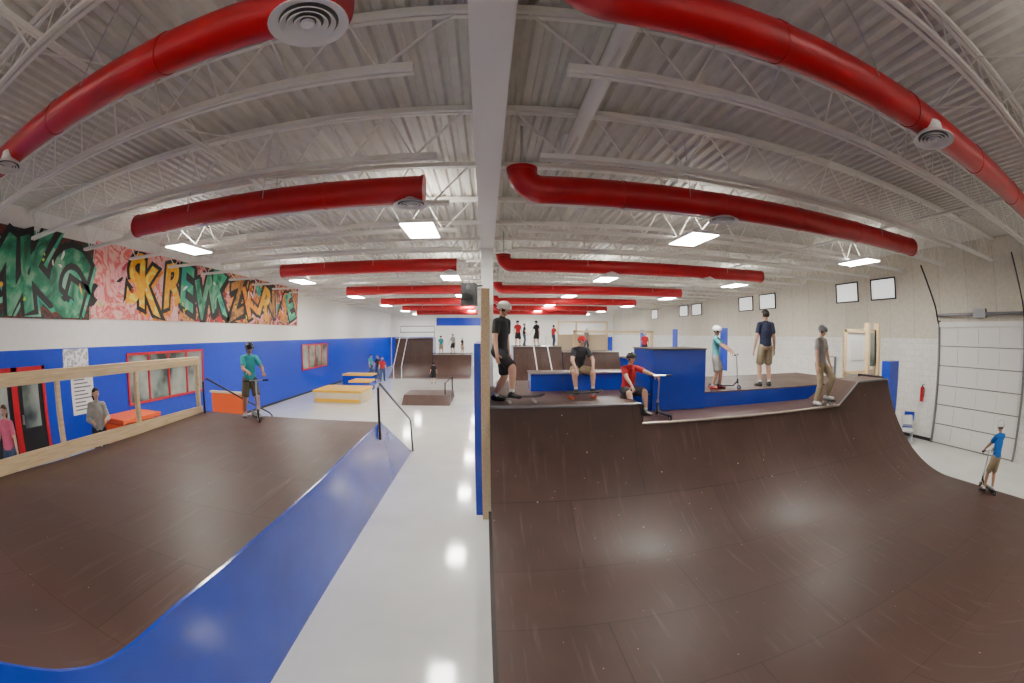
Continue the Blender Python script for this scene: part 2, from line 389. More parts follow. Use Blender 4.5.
def blob(y,z,ry,rz,m,ex,a0=0,k=14,wob=.15):
    ph=random.uniform(0,6)
    pts=[]
    for j in range(k):
        a=2*math.pi*j/k; q=1+wob*math.sin(3*a+ph)
        py=ry*q*math.cos(a);pz=rz*q*math.sin(a)
        pts.append((XM+ex,y+py*math.cos(a0)-pz*math.sin(a0),min(5.58,max(3.7,z+py*math.sin(a0)+pz*math.cos(a0)))))
    mu.add(pts,[tuple(range(k))],m)
ex0=.0305
for i in range(46):
    y=2.2+i*19/46; blob(min(21,max(2.3,y)),random.uniform(3.9,5.3),random.uniform(.2,.5),random.uniform(.12,.35),random.choice([g7,g3,g4,Mm_out,g5,bg2] if y>11 else ([g7,g7,bg2,M_hi] if y>7.2 else [g1,Mm_out,g4,Mm_out])),ex0,random.uniform(0,3)); ex0+=.0001
def letter(ch,y,z,size,rot,fill,off=.05,shadow=None):
    lay=[(off+.10,.0376,Mm_out,0),(off,.046,fill,0)]
    if shadow: lay.insert(0,(off+.10,.0366,shadow,-.09))
    for li,(o2,ex,m,sh) in enumerate(lay):
        cu=bpy.data.curves.new('t','FONT'); cu.body=ch; cu.size=size; cu.offset=o2*size*.7; cu.align_x='CENTER'; cu.align_y='CENTER'; cu.resolution_u=4
        cu.shear=.35*math.sin(y*3)
        ob=bpy.data.objects.new('t',cu); S.collection.objects.link(ob)
        dg=bpy.context.evaluated_depsgraph_get(); me=bpy.data.meshes.new_from_object(ob.evaluated_get(dg))
        c,s_=math.cos(rot),math.sin(rot)
        vs=[(XM+ex+.0002*(ord(ch)%5),y-sh+1.15*(v.co.x*c-v.co.y*s_),min(5.6,max(3.66,z+sh+1.3*(v.co.x*s_+v.co.y*c)))) for v in me.vertices]
        mu.add(vs,[tuple(p.vertices) for p in me.polygons],m)
        bpy.data.objects.remove(ob); bpy.data.meshes.remove(me)
for i,ch in enumerate('RWKG'): letter(ch,3.0+i*1.1,4.5+.1*(-1)**i,1.7,.3*(-1)**i,g1,shadow=g4)
for i,ch in enumerate('SKR'): letter(ch,8.9+i*.95,4.6+.1*(-1)**i,1.35,.25*(-1)**i,g2,shadow=g3)
for i,ch in enumerate('EWKZ'): letter(ch,11.9+i*1.05,4.6+.1*(-1)**i,1.45,.3*(-1)**(i+1),(g4,g1,g4,g5)[i],shadow=Mm_out)
for i,ch in enumerate('KRVSE'): letter(ch,16.5+i*1.02,4.6,1.45,.28*(-1)**i,(g3,g2,g5,g3,g4)[i],shadow=g7)
ex0=.049
for i in range(60):
    blob(random.uniform(2.3,21.2),random.uniform(3.9,5.4),random.uniform(.03,.16),random.uniform(.02,.05),random.choice([M_hi,g6,Mm_out,Mm_out,g2]),ex0,random.uniform(0,3),10); ex0+=.00005
mu.obj('graffiti_mural',smooth=False)

def win(name,y0,y1,z0,z1,nm,x=XL,s=1,fm=M_redf,gm=M_glass,t=.07,d=.05,nh=0):
    b=MB(); xo=x+s*d; x=x+s*.001
    b.box((x,y0,z0),(xo,y0+t,z1),fm); b.box((x,y1-t,z0),(xo,y1,z1),fm); b.box((x,y0+t,z0),(xo,y1-t,z0+t),fm); b.box((x,y0+t,z1-t),(xo,y1-t,z1),fm)
    for i in range(1,nm):
        yy=y0+(y1-y0)*i/nm; b.box((x,yy-t/2,z0+t),(xo,yy+t/2,z1-t),fm)
    for i in range(nh):
        zz=z0+(z1-z0)*(i+1)/(nh+1); b.box((x,y0+t,zz-t/2),(xo,y1-t,zz+t/2),fm)
    b.box((x,y0+t,z0+t),(x+s*.015,y1-t,z1-t),gm); b.obj(name,smooth=False)
win('window_1',8.75,12.8,1.3,2.75,4); win('window_2',22,26,1.3,2.7,4)
b=MB()
X0=XL+.002
for k in range(2):
    y0=3.4+k*1.05
    b.box((X0,y0,.5),(XL+.05,y0+.1,2.6),M_redf); b.box((X0,y0+.95,.5),(XL+.05,y0+1.05,2.6),M_redf); b.box((X0,y0,2.5),(XL+.05,y0+1.05,2.6),M_redf)
    b.box((X0,y0+.1,.5),(XL+.03,y0+.95,2.5),M_black); b.box((XL+.03,y0+.25,1.3),(XL+.035,y0+.8,2.35),M_glass); b.box((XL+.03,y0+.15,1.4),(XL+.09,y0+.2,1.6),M_steel)
b.obj('door_1',smooth=False)
b=MB(); b.box((X0,6.2,2.5),(XL+.02,7.15,2.93),M_paper); b.obj('wall_sign',smooth=False)
b=MB(); b.box((X0,6.45,1.35),(XL+.02,7.3,2.3),M_diff)
for i in range(9): b.box((XL+.02,6.55,1.45+i*.09),(XL+.022,7.2-.12*(i%3),1.48+i*.09),M_dgap)
b.obj('rules_sign',smooth=False)
b=MB(); b.box((-7.9,10.5,0.08),(-6.65,10.58,1.6),M_orange); b.box((-7.95,10.48,1.6),(-6.62,10.6,1.66),M_tan)
for x in(-7.8,-6.75): b.box((x-.05,10.3,0),(x+.05,10.8,.08),M_tan)
b.obj('orange_barrier',bevel=.01)
b=MB(); b.box((-9.2,6.9,1.25),(-8.2,8.4,1.35),M_orange)
for x in(-9.15,-8.3):
    for y in(6.95,8.3): b.box((x,y,.5),(x+.06,y+.06,1.25),M_orange)
b.box((-9.15,7.0,.7),(-8.25,8.3,1.2),M_orange); b.obj('orange_counter',bevel=.01)
for i,(y,w) in enumerate(((9.9,1.3),(11.9,1.3),(17.6,1.4),(19.6,1.4),(25.5,1.4),(27.5,1.4),(33,1.4))):
    win('window_%d'%(i+3),y-w/2,y+w/2,4.45,5.2,1,x=XR,s=-1,fm=M_black,gm=M_winw,t=.05)
b=MB()
for y in(22,29,36): b.box((XR-.04,y-.4,1.2),(XR-.002,y+.4,3.6),M_bluewall)
b.obj('blue_wall_banner',smooth=False)
b=MB()
y0,y1,h=3.7,7.2,3.5; XW=XR-.002
b.box((XR-.03,y0,0),(XR-.01,y1,h),M_garage)
for i in range(6):
    z=i*h/6; b.box((XR-.045,y0,z+.01),(XR-.03,y1,z+.03),M_dgap)
    for k in range(4):
        yy=y0+(y1-y0)*k/4; b.box((XR-.05,yy+.1,z+.12),(XR-.03,yy+(y1-y0)/4-.1,z+h/6-.06),M_garage)
for yy in(y0-.06,y1+.0): b.box((XR-.12,yy,0),(XW,yy+.06,h+.2),M_grey)
b.box((XR-.1,y0-.1,h),(XW,y1+.1,h+.15),M_garage)
b.sweep([(XR-.15,y0-.1,h+.35),(XR-.15,y1+.1,h+.35)],.05,M_grey,10)
for yy in(y0-.05,y1+.05): b.sweep([(XR-.1,yy,h+.1),(XR-.3,yy,h+.6),(XR-1.0,yy,h+1.5),(XR-1.2,yy,5.25)],.03,M_black,8)
b.box((XR-.2,5.2,h+.25),(XR-.02,5.7,h+.5),M_grey)
b.obj('garage_door',smooth=False)
b=MB(); b.box((.05,-.05,-.02),(.088,.05,.3),M_steel); b.sweep([(0,0,0),(0,0,.42)],.07,M_redf,14); b.ell((0,0,.42),(.07,.07,.05),M_redf); b.sweep([(0,0,.44),(0,0,.52)],.02,M_black,8); b.bar((0,0,.52),(-.02,-.12,.55),.02,.02,M_black); b.sweep([(.0,-.03,.48),(0,-.12,.4),(0,-.1,.15)],.012,M_black,6)
b.obj('fire_extinguisher',loc=(XR-.09,7.9,1.2))
b=MB(); b.box((XR-.12,12.6,1.6),(XW,13.1,2.4),M_grey); b.box((XR-.13,12.63,1.63),(XR-.12,13.07,2.37),M_diff); b.obj('electrical_box',bevel=.005)
def chair(loc,rz,m):
    b=MB()
    b.box((-.21,-.2,.43),(.21,.2,.46),m)
    for x in(-.2,.2):
        b.sweep([(x,-.26,0),(x,-.1,.44),(x,.17,.86)],.012,M_steel,8); b.sweep([(x,.24,0),(x,.1,.3),(x,-.16,.44)],.012,M_steel,8)
    b.loft([[(-.2,.13+.06*k,.6+.13*k),( .2,.13+.06*k,.6+.13*k),(.2,.155+.06*k,.6+.13*k),(-.2,.155+.06*k,.6+.13*k)] for k in(0,1,2)],m)
    b.sweep([(-.2,.2,.06),(.2,.2,.06)],.01,M_steel,6)
    b.obj('folding_chair',loc=loc,rotz=rz)
chair((12.75,8.1,0),rad(-60),M_blue); chair((12.15,7.75,0),rad(-40),M_diff); chair((12.8,9.5,0),rad(-80),M_black)
b=MB(); b.box((-.16,-.14,-.25),(.16,.14,.25),M_black); 
rings=[[(.11*f*math.cos(2*math.pi*k/20),-.145-.0*f,-.08+.11*f*math.sin(2*math.pi*k/20)) for k in range(20)] for f in(1,.6)]
b.loft(rings,M_black,True); b.ell((0,-.14,.15),(.05,.02,.05),M_dgap); b.bar((0,.1,.2),(.26,.22,.22),.03,.03,M_black)
b.obj('wall_speaker',loc=(-.4,9.9,4.1),rotz=rad(-10),bevel=.01)

# ------------------------------------------------------------------ far ramps
def quarter(name,x0,x1,y0,h,dd,r=2.9):
    b=MB(); ph=math.acos(max(-.2,1-h/r)); n=14
    p=[(y0-.4,0)]+[(y0+r*math.sin(ph*i/n),.02+r*(1-math.cos(ph*i/n))) for i in range(n+1)]
    ye=p[-1][0]; p+=[(ye+dd,p[-1][1]),(ye+dd,0)]
    b.loft([[(x0,*q) for q in p],[(x1,*q) for q in p]],M_ramp,True,M_blue)
    b.sweep([(x0,ye,p[-2][1]),(x1,ye,p[-2][1])],.03,M_steel,8)
    b.obj(name,ang=25); return ye
quarter('quarter_pipe',-7.4,-4.3,32,2.9,2)
quarter('quarter_pipe',-4.25,-1.2,32,1.6,3.5)
quarter('quarter_pipe',1.6,4.6,24,2.45,2.4)
quarter('quarter_pipe',4.65,8.3,24,2.1,3.4)
def rail(name,pts,m=M_diff):
    b=MB()
    for q in pts: b.sweep(q,.03,m,8)
    b.obj(name)
rail('metal_handrail',[[(x,31.3,0),(x,31.3,.9),(x,34.2,3.3),(x,34.2,2.92)] for x in(-6.8,-6.2)])
rail('metal_handrail',[[(x,23.2,0),(x,23.2,1.1),(x,26.2,3.1),(x,26.2,2.47)] for x in(2.7,3.5)])
rail('safety_rail',[[(-7.3,36.6,2.93),(-7.3,36.6,3.9),(-4.4,36.6,3.9),(-4.4,36.6,2.93)],[(-7.3,36.6,3.4),(-4.4,36.6,3.4)]],M_black)
b=MB()
for x in(4.75,6.0,8.15): b.box((x-.06,29.1,2.125),(x+.06,29.22,4.1),M_wood)
b.box((4.7,29.1,3.1),(8.2,29.2,3.2),M_wood); b.box((4.7,29.1,4.0),(8.2,29.2,4.1),M_wood); b.box((4.8,29.13,2.125),(8.1,29.17,3.1),M_tan); b.obj('wood_rail_fence')
b=MB()
for x in(4.35,8.5): b.box((x-.07,21.5,0),(x+.07,21.64,3.4),M_wood)
b.box((4.28,21.5,3.3),(8.57,21.64,3.4),M_wood); b.obj('wood_gate_frame')
b=MB(); b.box((8.6,24,0),(11.6,28,1.7),M_blue); b.box((8.58,23.98,1.7),(11.62,28.02,1.76),M_ramp); b.box((8.6,23.0,0),(11.6,23.98,.8),M_blue); b.obj('blue_platform_box',bevel=.01)
b=MB(); b.loft([[(x,13.5,0),(x,15.2,1.25),(x,16.9,1.25),(x,16.9,0)] for x in(3.2,7.6)],M_ramp,True,M_blue); b.obj('bank_ramp',ang=10)
b=MB(); pr=[(19.5,0),(20.1,.4),(22.0,.4),(22.6,0)]
b.loft([[(-3.9,*q) for q in pr],[(-1.7,*q) for q in pr]],M_ramp,True,M_dark)
b.obj('fun_box',ang=8)
b=MB(); b.sweep([(-1.95,20.2,.41),(-1.95,20.2,.95),(-1.75,21.9,1.1),(-1.75,21.9,.41)],.03,M_black,8); b.obj('grind_rail')
b=MB(); b.box((-8.3,19.6,0),(-5.9,21.8,.50),M_tan); b.box((-8.34,19.56,.50),(-5.86,21.84,.60),M_yellow); b.box((-8.28,19.58,.04),(-5.92,19.6,.2),M_yellow); b.obj('yellow_grind_box',bevel=.01)
b=MB(); b.box((-9.3,27,0),(-7.3,28.2,.6),M_blue); b.box((-9.32,26.98,.6),(-7.28,28.22,.7),M_yellow); b.obj('blue_grind_box',bevel=.01)
b=MB(); b.box((-7.9,24.0,0),(-6.7,25.4,.5),M_blue); b.box((-7.92,23.98,.5),(-6.68,25.42,.6),M_yellow); b.obj('blue_grind_box',bevel=.01)

# ------------------------------------------------------------------ boards & scooters
def skateboard(loc,rz,gm=M_rubber,wm=M_diff):
    b=MB(); n=16
    def zz(x): a=abs(x); return .105+(max(0,a-.27))**1.3*.55
    rings=[]
    for i in range(n+1):
        x=-.4+.8*i/n; e=1-max(0,(abs(x)-.28)/.12)**2.2; w=.1*math.sqrt(max(.03,e)); z=zz(x)
        rings.append([(x,-w,z),(x,w,z),(x,w,z+.012),(x,-w,z+.012)])
    b.loft(rings,gm)
    for x in(-.22,.22):
        b.box((x-.035,-.025,.075),(x+.035,.025,.106),M_steel); b.sweep([(x,-.1,.03+.0),(x,.1,.03)],.008,M_steel,8); b.bar((x,0,.08),(x,0,.03),.04,.03,M_steel)
        for y in(-.085,.085): b.sweep([(x,y-.017,.028),(x,y+.017,.028)],.028,wm,14)
    return b.obj('skateboard',loc=loc,rotz=rz)
def scooter(loc,rz,hm=M_steel,dm=M_black,sc=1,tilt=0):
    b=MB()
    b.loft([[(x,-w,.075),(x,w,.075),(x,w,.1),(x,-w,.1)] for x,w in((-.3,.03),(-.26,.055),(.18,.055),(.24,.03))],dm)
    for x in(-.36,.36):
        b.sweep([(x,-.014,.05),(x,.014,.05)],.05,M_rubber,18); b.sweep([(x,-.016,.05),(x,.016,.05)],.03,hm,12)
    for y in(-.022,.022): b.bar((-.27,y,.085),(-.36,y,.05),.008,.02,dm); b.bar((.36,y,.05),(.33,y,.14),.008,.02,hm)
    b.bar((.22,0,.085),(.315,0,.19),.035,.03,dm); b.bar((-.3,0,.1),(-.42,0,.115),.05,.006,dm)
    b.sweep([(.33,0,.13),(.315,0,.26)],.022,dm,12); b.sweep([(.315,0,.26),(.27,0,.8)],.016,hm,12)
    b.sweep([(.317,0,.25),(.31,0,.31)],.026,hm,12)
    b.sweep([(.27,-.24,.8),(.27,.24,.8)],.012,hm,10)
    for y in(-1,1): b.sweep([(.27,y*.14,.8),(.27,y*.26,.8)],.017,M_rubber,10)
    o=b.obj('kick_scooter'); o.matrix_world=Matrix.Translation(loc)@Matrix.Rotation(rz,4,'Z')@Matrix.Rotation(tilt,4,'X')@Matrix.Scale(sc,4)
    return o

# ------------------------------------------------------------------ people
SK=[mat('skin_light',(.62,.36,.25),.5),mat('skin_tan',(.48,.26,.16),.5)]
EYE=mat('eye_white',(.8,.8,.78),.3); PUP=mat('pupil',(.02,.015,.01),.3); LIP=mat('lip',(.35,.09,.07),.5)
def cloth(n,c): return mat('cloth_'+n,c,.85,noise=.15,nscale=9,bump=.25,bscale=35)
C=dict(black=cloth('black',(.015,.015,.018)),charcoal=cloth('charcoal',(.04,.04,.05)),red=cloth('red',(.5,.02,.03)),teal=cloth('teal',(.03,.32,.33)),
 lteal=cloth('light_teal',(.12,.45,.50)),navy=cloth('navy',(.02,.025,.06)),khaki=cloth('khaki',(.34,.27,.17)),olive=cloth('olive',(.1,.09,.05)),grey=cloth('grey',(.33,.31,.28)),
 blue=cloth('blue',(.01,.15,.55)),pink=cloth('pink',(.6,.12,.2)),white=cloth('white',(.7,.7,.68)),jean=cloth('denim',(.05,.08,.15)))
SH=dict(black=M_rubber,white=mat('shoe_white',(.65,.65,.63),.5),grey=mat('shoe_grey',(.2,.2,.2),.6),red=mat('shoe_red',(.4,.03,.03),.5))
HL=dict(white=mat('helmet_white',(.75,.75,.73),.25),black=mat('helmet_black',(.015,.015,.017),.25),grey=mat('helmet_grey',(.22,.22,.23),.3),blue=mat('helmet_blue',(.02,.08,.35),.25))
HR=dict(brown=mat('hair_brown',(.06,.03,.015),.6,noise=.4,nscale=60),dark=mat('hair_dark',(.015,.011,.009),.6,noise=.4,nscale=60),blond=mat('hair_blond',(.35,.22,.09),.6,noise=.3,nscale=60))

def ik(a,t,l1,l2,hint):
    a=V(a);t=V(t);d=t-a;L=d.length
    if L>(l1+l2)*.995: d=d.normalized()*(l1+l2)*.995; t=a+d; L=d.length
    dn=d.normalized(); x=(l1*l1-l2*l2+L*L)/(2*L); y=math.sqrt(max(0,l1*l1-x*x))
    h=V(hint); h=(h-dn*h.dot(dn)); h=h.normalized() if h.length>1e-4 else V((0,-1,0))
    return a+dn*x+h*y,t

def person(name,loc,yaw,h,shirt='grey',pants='khaki',long=False,lsleeve=False,shoe='black',head=('hair','brown'),skin=0,
           pel=(0,0,.52),lean=(0,0),twist=0,hands=((-.16,-.03,.44),(.16,-.03,.44)),feet=((-.07,0),(.07,0)),footz=(0,0),footdir=(-12,12),
           khint=((-.15,-1,0),(.15,-1,0)),ehint=((-.4,1,-.2),(.4,1,-.2)),hyaw=0,hpitch=0,grip=(False,False),vox=.012,headsc=1.0):
    P=[]
    sk=SK[skin]; shm=C[shirt]; pm=C[pants]; so=SH[shoe]
    pel=V(pel)
    up=V((lean[0],-lean[1],1)).normalized()
    ct,st=math.cos(rad(twist)),math.sin(rad(twist)); side=V((ct,st,0)); side=(side-up*side.dot(up)).normalized()
    fwd=up.cross(side)*-1
    if fwd.y>0 and abs(twist)<90: fwd=-fwd
    waist=pel+V((0,0,.02))+up*.06; chest=waist+up*.11; nb=chest+up*.115
    def pr(a,b,wa,da,wb,db,m,ax=V((1,0,0)),flat=False): P.append((V(a),V(b),wa,da,wb,db,m,V(ax),flat))
    pr(pel+V((0,0,-.01)),pel+V((0,0,.035)),.088,.066,.086,.064,pm)
    pr(pel+V((0,0,.015)),waist,.092,.069,.087,.063,shm,side)
    pr(waist,chest,.086,.061,.098,.064,shm,side)
    pr(chest,chest+up*.07,.098,.064,.078,.05,shm,side)
    sho=[nb-up*.034-side*.093, nb-up*.034+side*.093]
    pr(nb-up*.02-side*.03,sho[0],.034,.034,.037,.036,shm,fwd); pr(nb-up*.02+side*.03,sho[1],.034,.034,.037,.036,shm,fwd)
    pr(nb-up*.03-side*.04,nb-up*.03+side*.04,.038,.036,.038,.036,shm,fwd)
    pr(chest+up*.06,nb+up*.0,.055,.042,.036,.033,shm,side)
    hy=rad(hyaw)+rad(twist)*.5; hp=rad(hpitch)
    f=V((math.sin(hy),-math.cos(hy),0)); sd=V((math.cos(hy),math.sin(hy),0))
    f2=f*math.cos(hp)-V((0,0,1))*math.sin(hp); u2=V((0,0,1))*math.cos(hp)+f*math.sin(hp)
    k=headsc
    hc=nb+up*.035+u2*.055*k+f2*.008
    pr(nb-up*.02,hc-u2*.03*k-f2*.01,.030,.030,.027,.027,sk)
    pr(hc-u2*.022*k,hc+u2*.016*k,.037*k,.043*k,.049*k,.056*k,sk,sd)
    pr(hc-u2*.03*k+f2*.012*k,hc-u2*.047*k+f2*.032*k,.028*k,.028*k,.014*k,.012*k,sk,sd)
    pr(hc+u2*.006*k+f2*.05*k,hc-u2*.012*k+f2*.062*k,.006*k,.006*k,.010*k,.008*k,sk,sd)
    E=MB()
    for i,sg in enumerate((-1,1)):
        el,wr=ik(sho[i],hands[i],.165,.15,ehint[i])
        pr(sho[i],el,.032,.032,.025,.025,sk); pr(el,wr,.0255,.0255,.0165,.0165,sk)
        if lsleeve: pr(sho[i],el,.040,.040,.034,.034,shm); pr(el,el.lerp(wr,.93),.034,.034,.027,.027,shm,flat=True)
        else: pr(sho[i],sho[i].lerp(el,.68),.038,.038,.038,.038,shm,flat=True)
        d=(wr-el).normalized()
        if grip[i]: d=(d+V((0,0,-.2))).normalized(); nrm=V((0,-.2,-1))
        else: nrm=V((-sg,-.1,0))
        nrm=(nrm-d*nrm.dot(d)).normalized(); sp=d.cross(nrm).normalized()
        if sp.dot(V((0,-1,0)))<0 : sp=-sp
        pr(wr,wr+d*.042,.015,.011,.023,.010,sk,sp)
        cb=(38 if grip[i] else 16)
        for q,(o,ln) in enumerate(((.017,.93),(.006,1.0),(-.006,.95),(-.017,.76))):
            p=wr+d*.05+sp*o; pts=[p-d*.012,p]; a=rad(cb*.5)
            for sl in(.021,.015,.012):
                p=p+(d*math.cos(a)+nrm*math.sin(a))*sl*ln; pts.append(p); a+=rad(cb)
            E.sweep([x for x in pts],[.0055,.0055,.0052,.0047,.0038],sk,7)
        p=wr+d*.014+sp*.013; pts=[p]
        for sl,w_ in((.018,.8),(.016,.6),(.012,.3)):
            p=p+(sp*w_+d*.75+nrm*(.35 if not grip[i] else .8)).normalized()*sl; pts.append(p)
        E.sweep(pts,[.0075,.0068,.006,.0045],sk,7)
    for i,sg in enumerate((-1,1)):
        hip=pel+V((sg*.047,0,-.015)); an=V((feet[i][0],feet[i][1],footz[i]+.045))
        kn,an=ik(hip,an,.24,.235,khint[i])
        gz=an.z-.045
        if long:
            pr(hip,kn,.062,.060,.045,.045,pm); pr(kn,kn.lerp(an,.93),.046,.046,.037,.037,pm,flat=True); pr(kn,kn,.046,.046,.046,.046,pm)
        else:
            pr(hip,kn,.052,.052,.036,.036,sk); pr(hip,hip.lerp(kn,.5),.062,.060,.059,.057,pm); pr(hip.lerp(kn,.4),hip.lerp(kn,.93),.06,.058,.058,.056,pm,flat=True)
            pr(kn,kn.lerp(an,.35),.036,.036,.036,.037,sk); pr(kn.lerp(an,.3),an,.035,.036,.021,.021,sk)
            pr(kn.lerp(an,.82),an,.0245,.0245,.024,.024,C['white'],flat=True)
        a=rad(footdir[i]); fd=V((math.sin(a),-math.cos(a),0)); fs=V((math.cos(a),math.sin(a),0))
        pr(V((an.x,an.y,gz+.026))-fd*.022,V((an.x,an.y,gz+.022))+fd*.04,.027,.026,.031,.022,so,fs)
        pr(V((an.x,an.y,gz+.022))+fd*.03,V((an.x,an.y,gz+.018))+fd*.095,.032,.022,.029,.018,so,fs)
        pr(an,V((an.x,an.y,gz+.03)),.027,.027,.027,.027,so)
    src=MB()
    for a,b_,wa,da,wb,db,m,ax,flat in P:
        d=b_-a; L=d.length
        w=d.normalized() if L>1e-5 else V((0,0,1))
        u=ax-w*ax.dot(w)
        if u.length<.05: u=V((0,1,0))-w*w.y
        u.normalize(); v=w.cross(u); n=14
        rings=[]
        def ring(c,s1,s2): rings.append([(c+u*math.cos(2*math.pi*k_/n)*s1+v*math.sin(2*math.pi*k_/n)*s2)*h for k_ in range(n)])
        for t in(80,55,28): r=min(wa,da); ring(a-w*r*math.sin(rad(t)),wa*math.cos(rad(t)),da*math.cos(rad(t)))
        ring(a,wa,da)
        if L>1e-5: ring(b_,wb,db)
        if not flat:
            for t in(28,55,80): r=min(wb,db); ring(b_+w*r*math.sin(rad(t)),wb*math.cos(rad(t)),db*math.cos(rad(t)))
        src.loft(rings,m)
    me=bpy.data.meshes.new('tmp'); me.from_pydata([tuple(v) for v in src.v],[],src.f)
    ob=bpy.data.objects.new('tmp',me); S.collection.objects.link(ob)
    r_=ob.modifiers.new('r','REMESH'); r_.mode='VOXEL'; r_.voxel_size=vox
    s_=ob.modifiers.new('s','SMOOTH'); s_.factor=.5; s_.iterations=2
    dg=bpy.context.evaluated_depsgraph_get(); m2=bpy.data.meshes.new_from_object(ob.evaluated_get(dg))
    nv=len(m2.vertices); co=np.empty(nv*3); m2.vertices.foreach_get('co',co); co=co.reshape(-1,3)
    fc=[tuple(p.vertices) for p in m2.polygons]
    cen=np.empty(len(fc)*3); m2.polygons.foreach_get('center',cen); cen=cen.reshape(-1,3)/h
    bpy.data.objects.remove(ob); bpy.data.meshes.remove(me); bpy.data.meshes.remove(m2)
    D=[]
    for a,b_,wa,da,wb,db,m,ax,flat in P:
        d=b_-a; L=max(d.length,1e-5); w=(d/L) if d.length>1e-5 else V((0,0,1)); u=ax-w*ax.dot(w)
        if u.length<.05: u=V((0,1,0))-w*w.y
        u.normalize(); v=w.cross(u)
        q=cen-np.array(a); t=q@np.array(w); tc=np.clip(t,0,L); e=np.abs(t-tc); k_=tc/L
        wx=wa+(wb-wa)*k_; dx=da+(db-da)*k_; mn=np.minimum(wx,dx)
        r1=np.sqrt((q@np.array(u)/wx)**2+(q@np.array(v)/dx)**2)
        if flat:
            sd_=np.maximum((r1-1)*mn,np.where(t>L,e-.003,-1)); 
            sd_=np.where(t<0,(np.sqrt(r1**2+(e/mn)**2)-1)*mn,sd_)
        else: sd_=(np.sqrt(r1**2+(e/mn)**2)-1)*mn
        D.append(sd_)
    own=np.argmin(np.array(D),axis=0)
    B=MB()
    B.v=[tuple(c) for c in co]; B.f=fc; ids=[B.mi(p[6]) for p in P]; B.m=[ids[o] for o in own]
    B.T=Matrix.Scale(h,4)
    Fr=(sd,f2,u2)
    for sg in(-1,1):
        B.ell(hc+f2*.047*k+sd*sg*.018*k+u2*.004*k,(.0085*k,.006*k,.006*k),EYE,10,6,Fr)
        B.ell(hc+f2*.0515*k+sd*sg*.018*k+u2*.004*k,(.0038*k,.003*k,.004*k),PUP,8,6,Fr)
        B.ell(hc+f2*.052*k+sd*sg*.018*k+u2*.016*k,(.011*k,.003*k,.0025*k),HR['dark'],8,6,Fr)
        B.ell(hc+sd*sg*.048*k-u2*.002*k,(.006*k,.011*k,.017*k),sk,10,6,Fr)
    B.ell(hc+f2*.049*k-u2*.028*k,(.014*k,.004*k,.004*k),LIP,10,6,Fr)
    kind,cl=head
    if kind in('helmet','cap'):
        B.ell(hc+u2*.014*k-f2*.004*k,(.053*k,.062*k,.05*k),HR['dark'],16,12,Fr,cut=lambda x,y,z: z>-.75 and y<.45-.2*z and z<.3)
    if kind=='helmet':
        hm=HL[cl]
        B.ell(hc+u2*.022*k-f2*.004*k,(.064*k,.074*k,.060*k),hm,20,14,Fr,cut=lambda x,y,z:z>-.12-.25*(y<-.1))
        rim=[hc+u2*.016*k-f2*.004*k+sd*.064*k*math.cos(a)+f2*.074*k*math.sin(a)-u2*.012*k*(math.sin(a)<0)*abs(math.sin(a)) for a in [2*math.pi*j/20 for j in range(21)]]
        B.sweep(rim,.0035*k,hm,6)
        for sg in(-1,1): B.sweep([hc+sd*sg*.058*k+u2*.012*k+f2*.01*k,hc+sd*sg*.047*k-u2*.03*k+f2*.015*k,hc-u2*.058*k+f2*.03*k],.003*k,M_black,6)
    elif kind=='cap':
        B.ell(hc+u2*.018*k-f2*.003*k,(.057*k,.064*k,.054*k),C[cl],18,12,Fr,cut=lambda x,y,z:z>.0)
        B.ell(hc+u2*.022*k+f2*.075*k,(.04*k,.04*k,.004*k),C[cl],14,6,Fr)
    else:
        B.ell(hc+u2*.014*k-f2*.006*k,(.056*k,.063*k,.062*k),HR[cl if cl in HR else 'brown'],20,14,Fr,cut=lambda x,y,z:(z>.25 or y<.1) and z>-.65 and not(y>.75 and z<.5))
        if kind=='long': 
            B.ell(hc-u2*.02*k-f2*.03*k,(.052*k,.035*k,.07*k),HR[cl],14,10,Fr)
    idx=[B.mi(m) for m in E.mats]
    base=len(B.v); B.v+=[tuple(V(p)*h) for p in E.v]
    for f_,m_ in zip(E.f,E.m): B.f.append(tuple(i+base for i in f_)); B.m.append(idx[m_])
    return B.obj(name,loc=loc,rotz=rad(yaw),ang=80)

person('skateboarder',(.22,7.6,2.02),55,1.80,'black','black',shoe='black',head=('helmet','white'),pel=(0,0,.505),lean=(0,.10),
  feet=((-.10,-.20),(.07,.10)),footz=(.068,0),hands=((-.17,-.08,.46),(.16,.0,.45)),hpitch=12,khint=((-.1,-1,0),(.1,-1,0)))
skateboard((.60,7.5,2.02),rad(5))
person('seated_skateboarder',(1.9,8.92,2.02),10,1.55,'charcoal','khaki',head=('cap','red'),pel=(0,.06,.31),lean=(0,.45),
  feet=((-.12,-.2),(.12,-.2)),hands=((-.12,-.2,.30),(.12,-.2,.30)),khint=((-.5,-1,.8),(.5,-1,.8)),ehint=((-1,0,.1),(1,0,.1)),hpitch=10,grip=(True,True))
skateboard((1.75,7.9,2.02),rad(8),M_rubber,M_orange)
person('seated_scooter_rider',(2.75,7.95,1.7),12,1.55,'red','charcoal',head=('helmet','black'),pel=(0,.12,.285),lean=(.0,.22),
  feet=((-.11,-.2),(.1,-.17)),hands=((-.12,-.19,.36),(.20,-.24,.47)),khint=((-.4,-1,.9),(.4,-1,.9)),ehint=((-1,.3,-.4),(1,.3,-.4)),shoe='grey',hpitch=4,grip=(True,True))
scooter((3.17,7.36,1.7),rad(90),sc=.93)
person('scooter_rider',(4.95,8.55,2.02),48,1.38,'lteal','grey',head=('helmet','white'),headsc=1.1,
  feet=((-.07,.03),(.08,-.06)),hands=((-.08,-.26,.60),(.14,-.26,.60)),hpitch=8,grip=(True,True),shoe='red')
scooter((5.17,8.48,2.02),rad(-42),sc=.94)
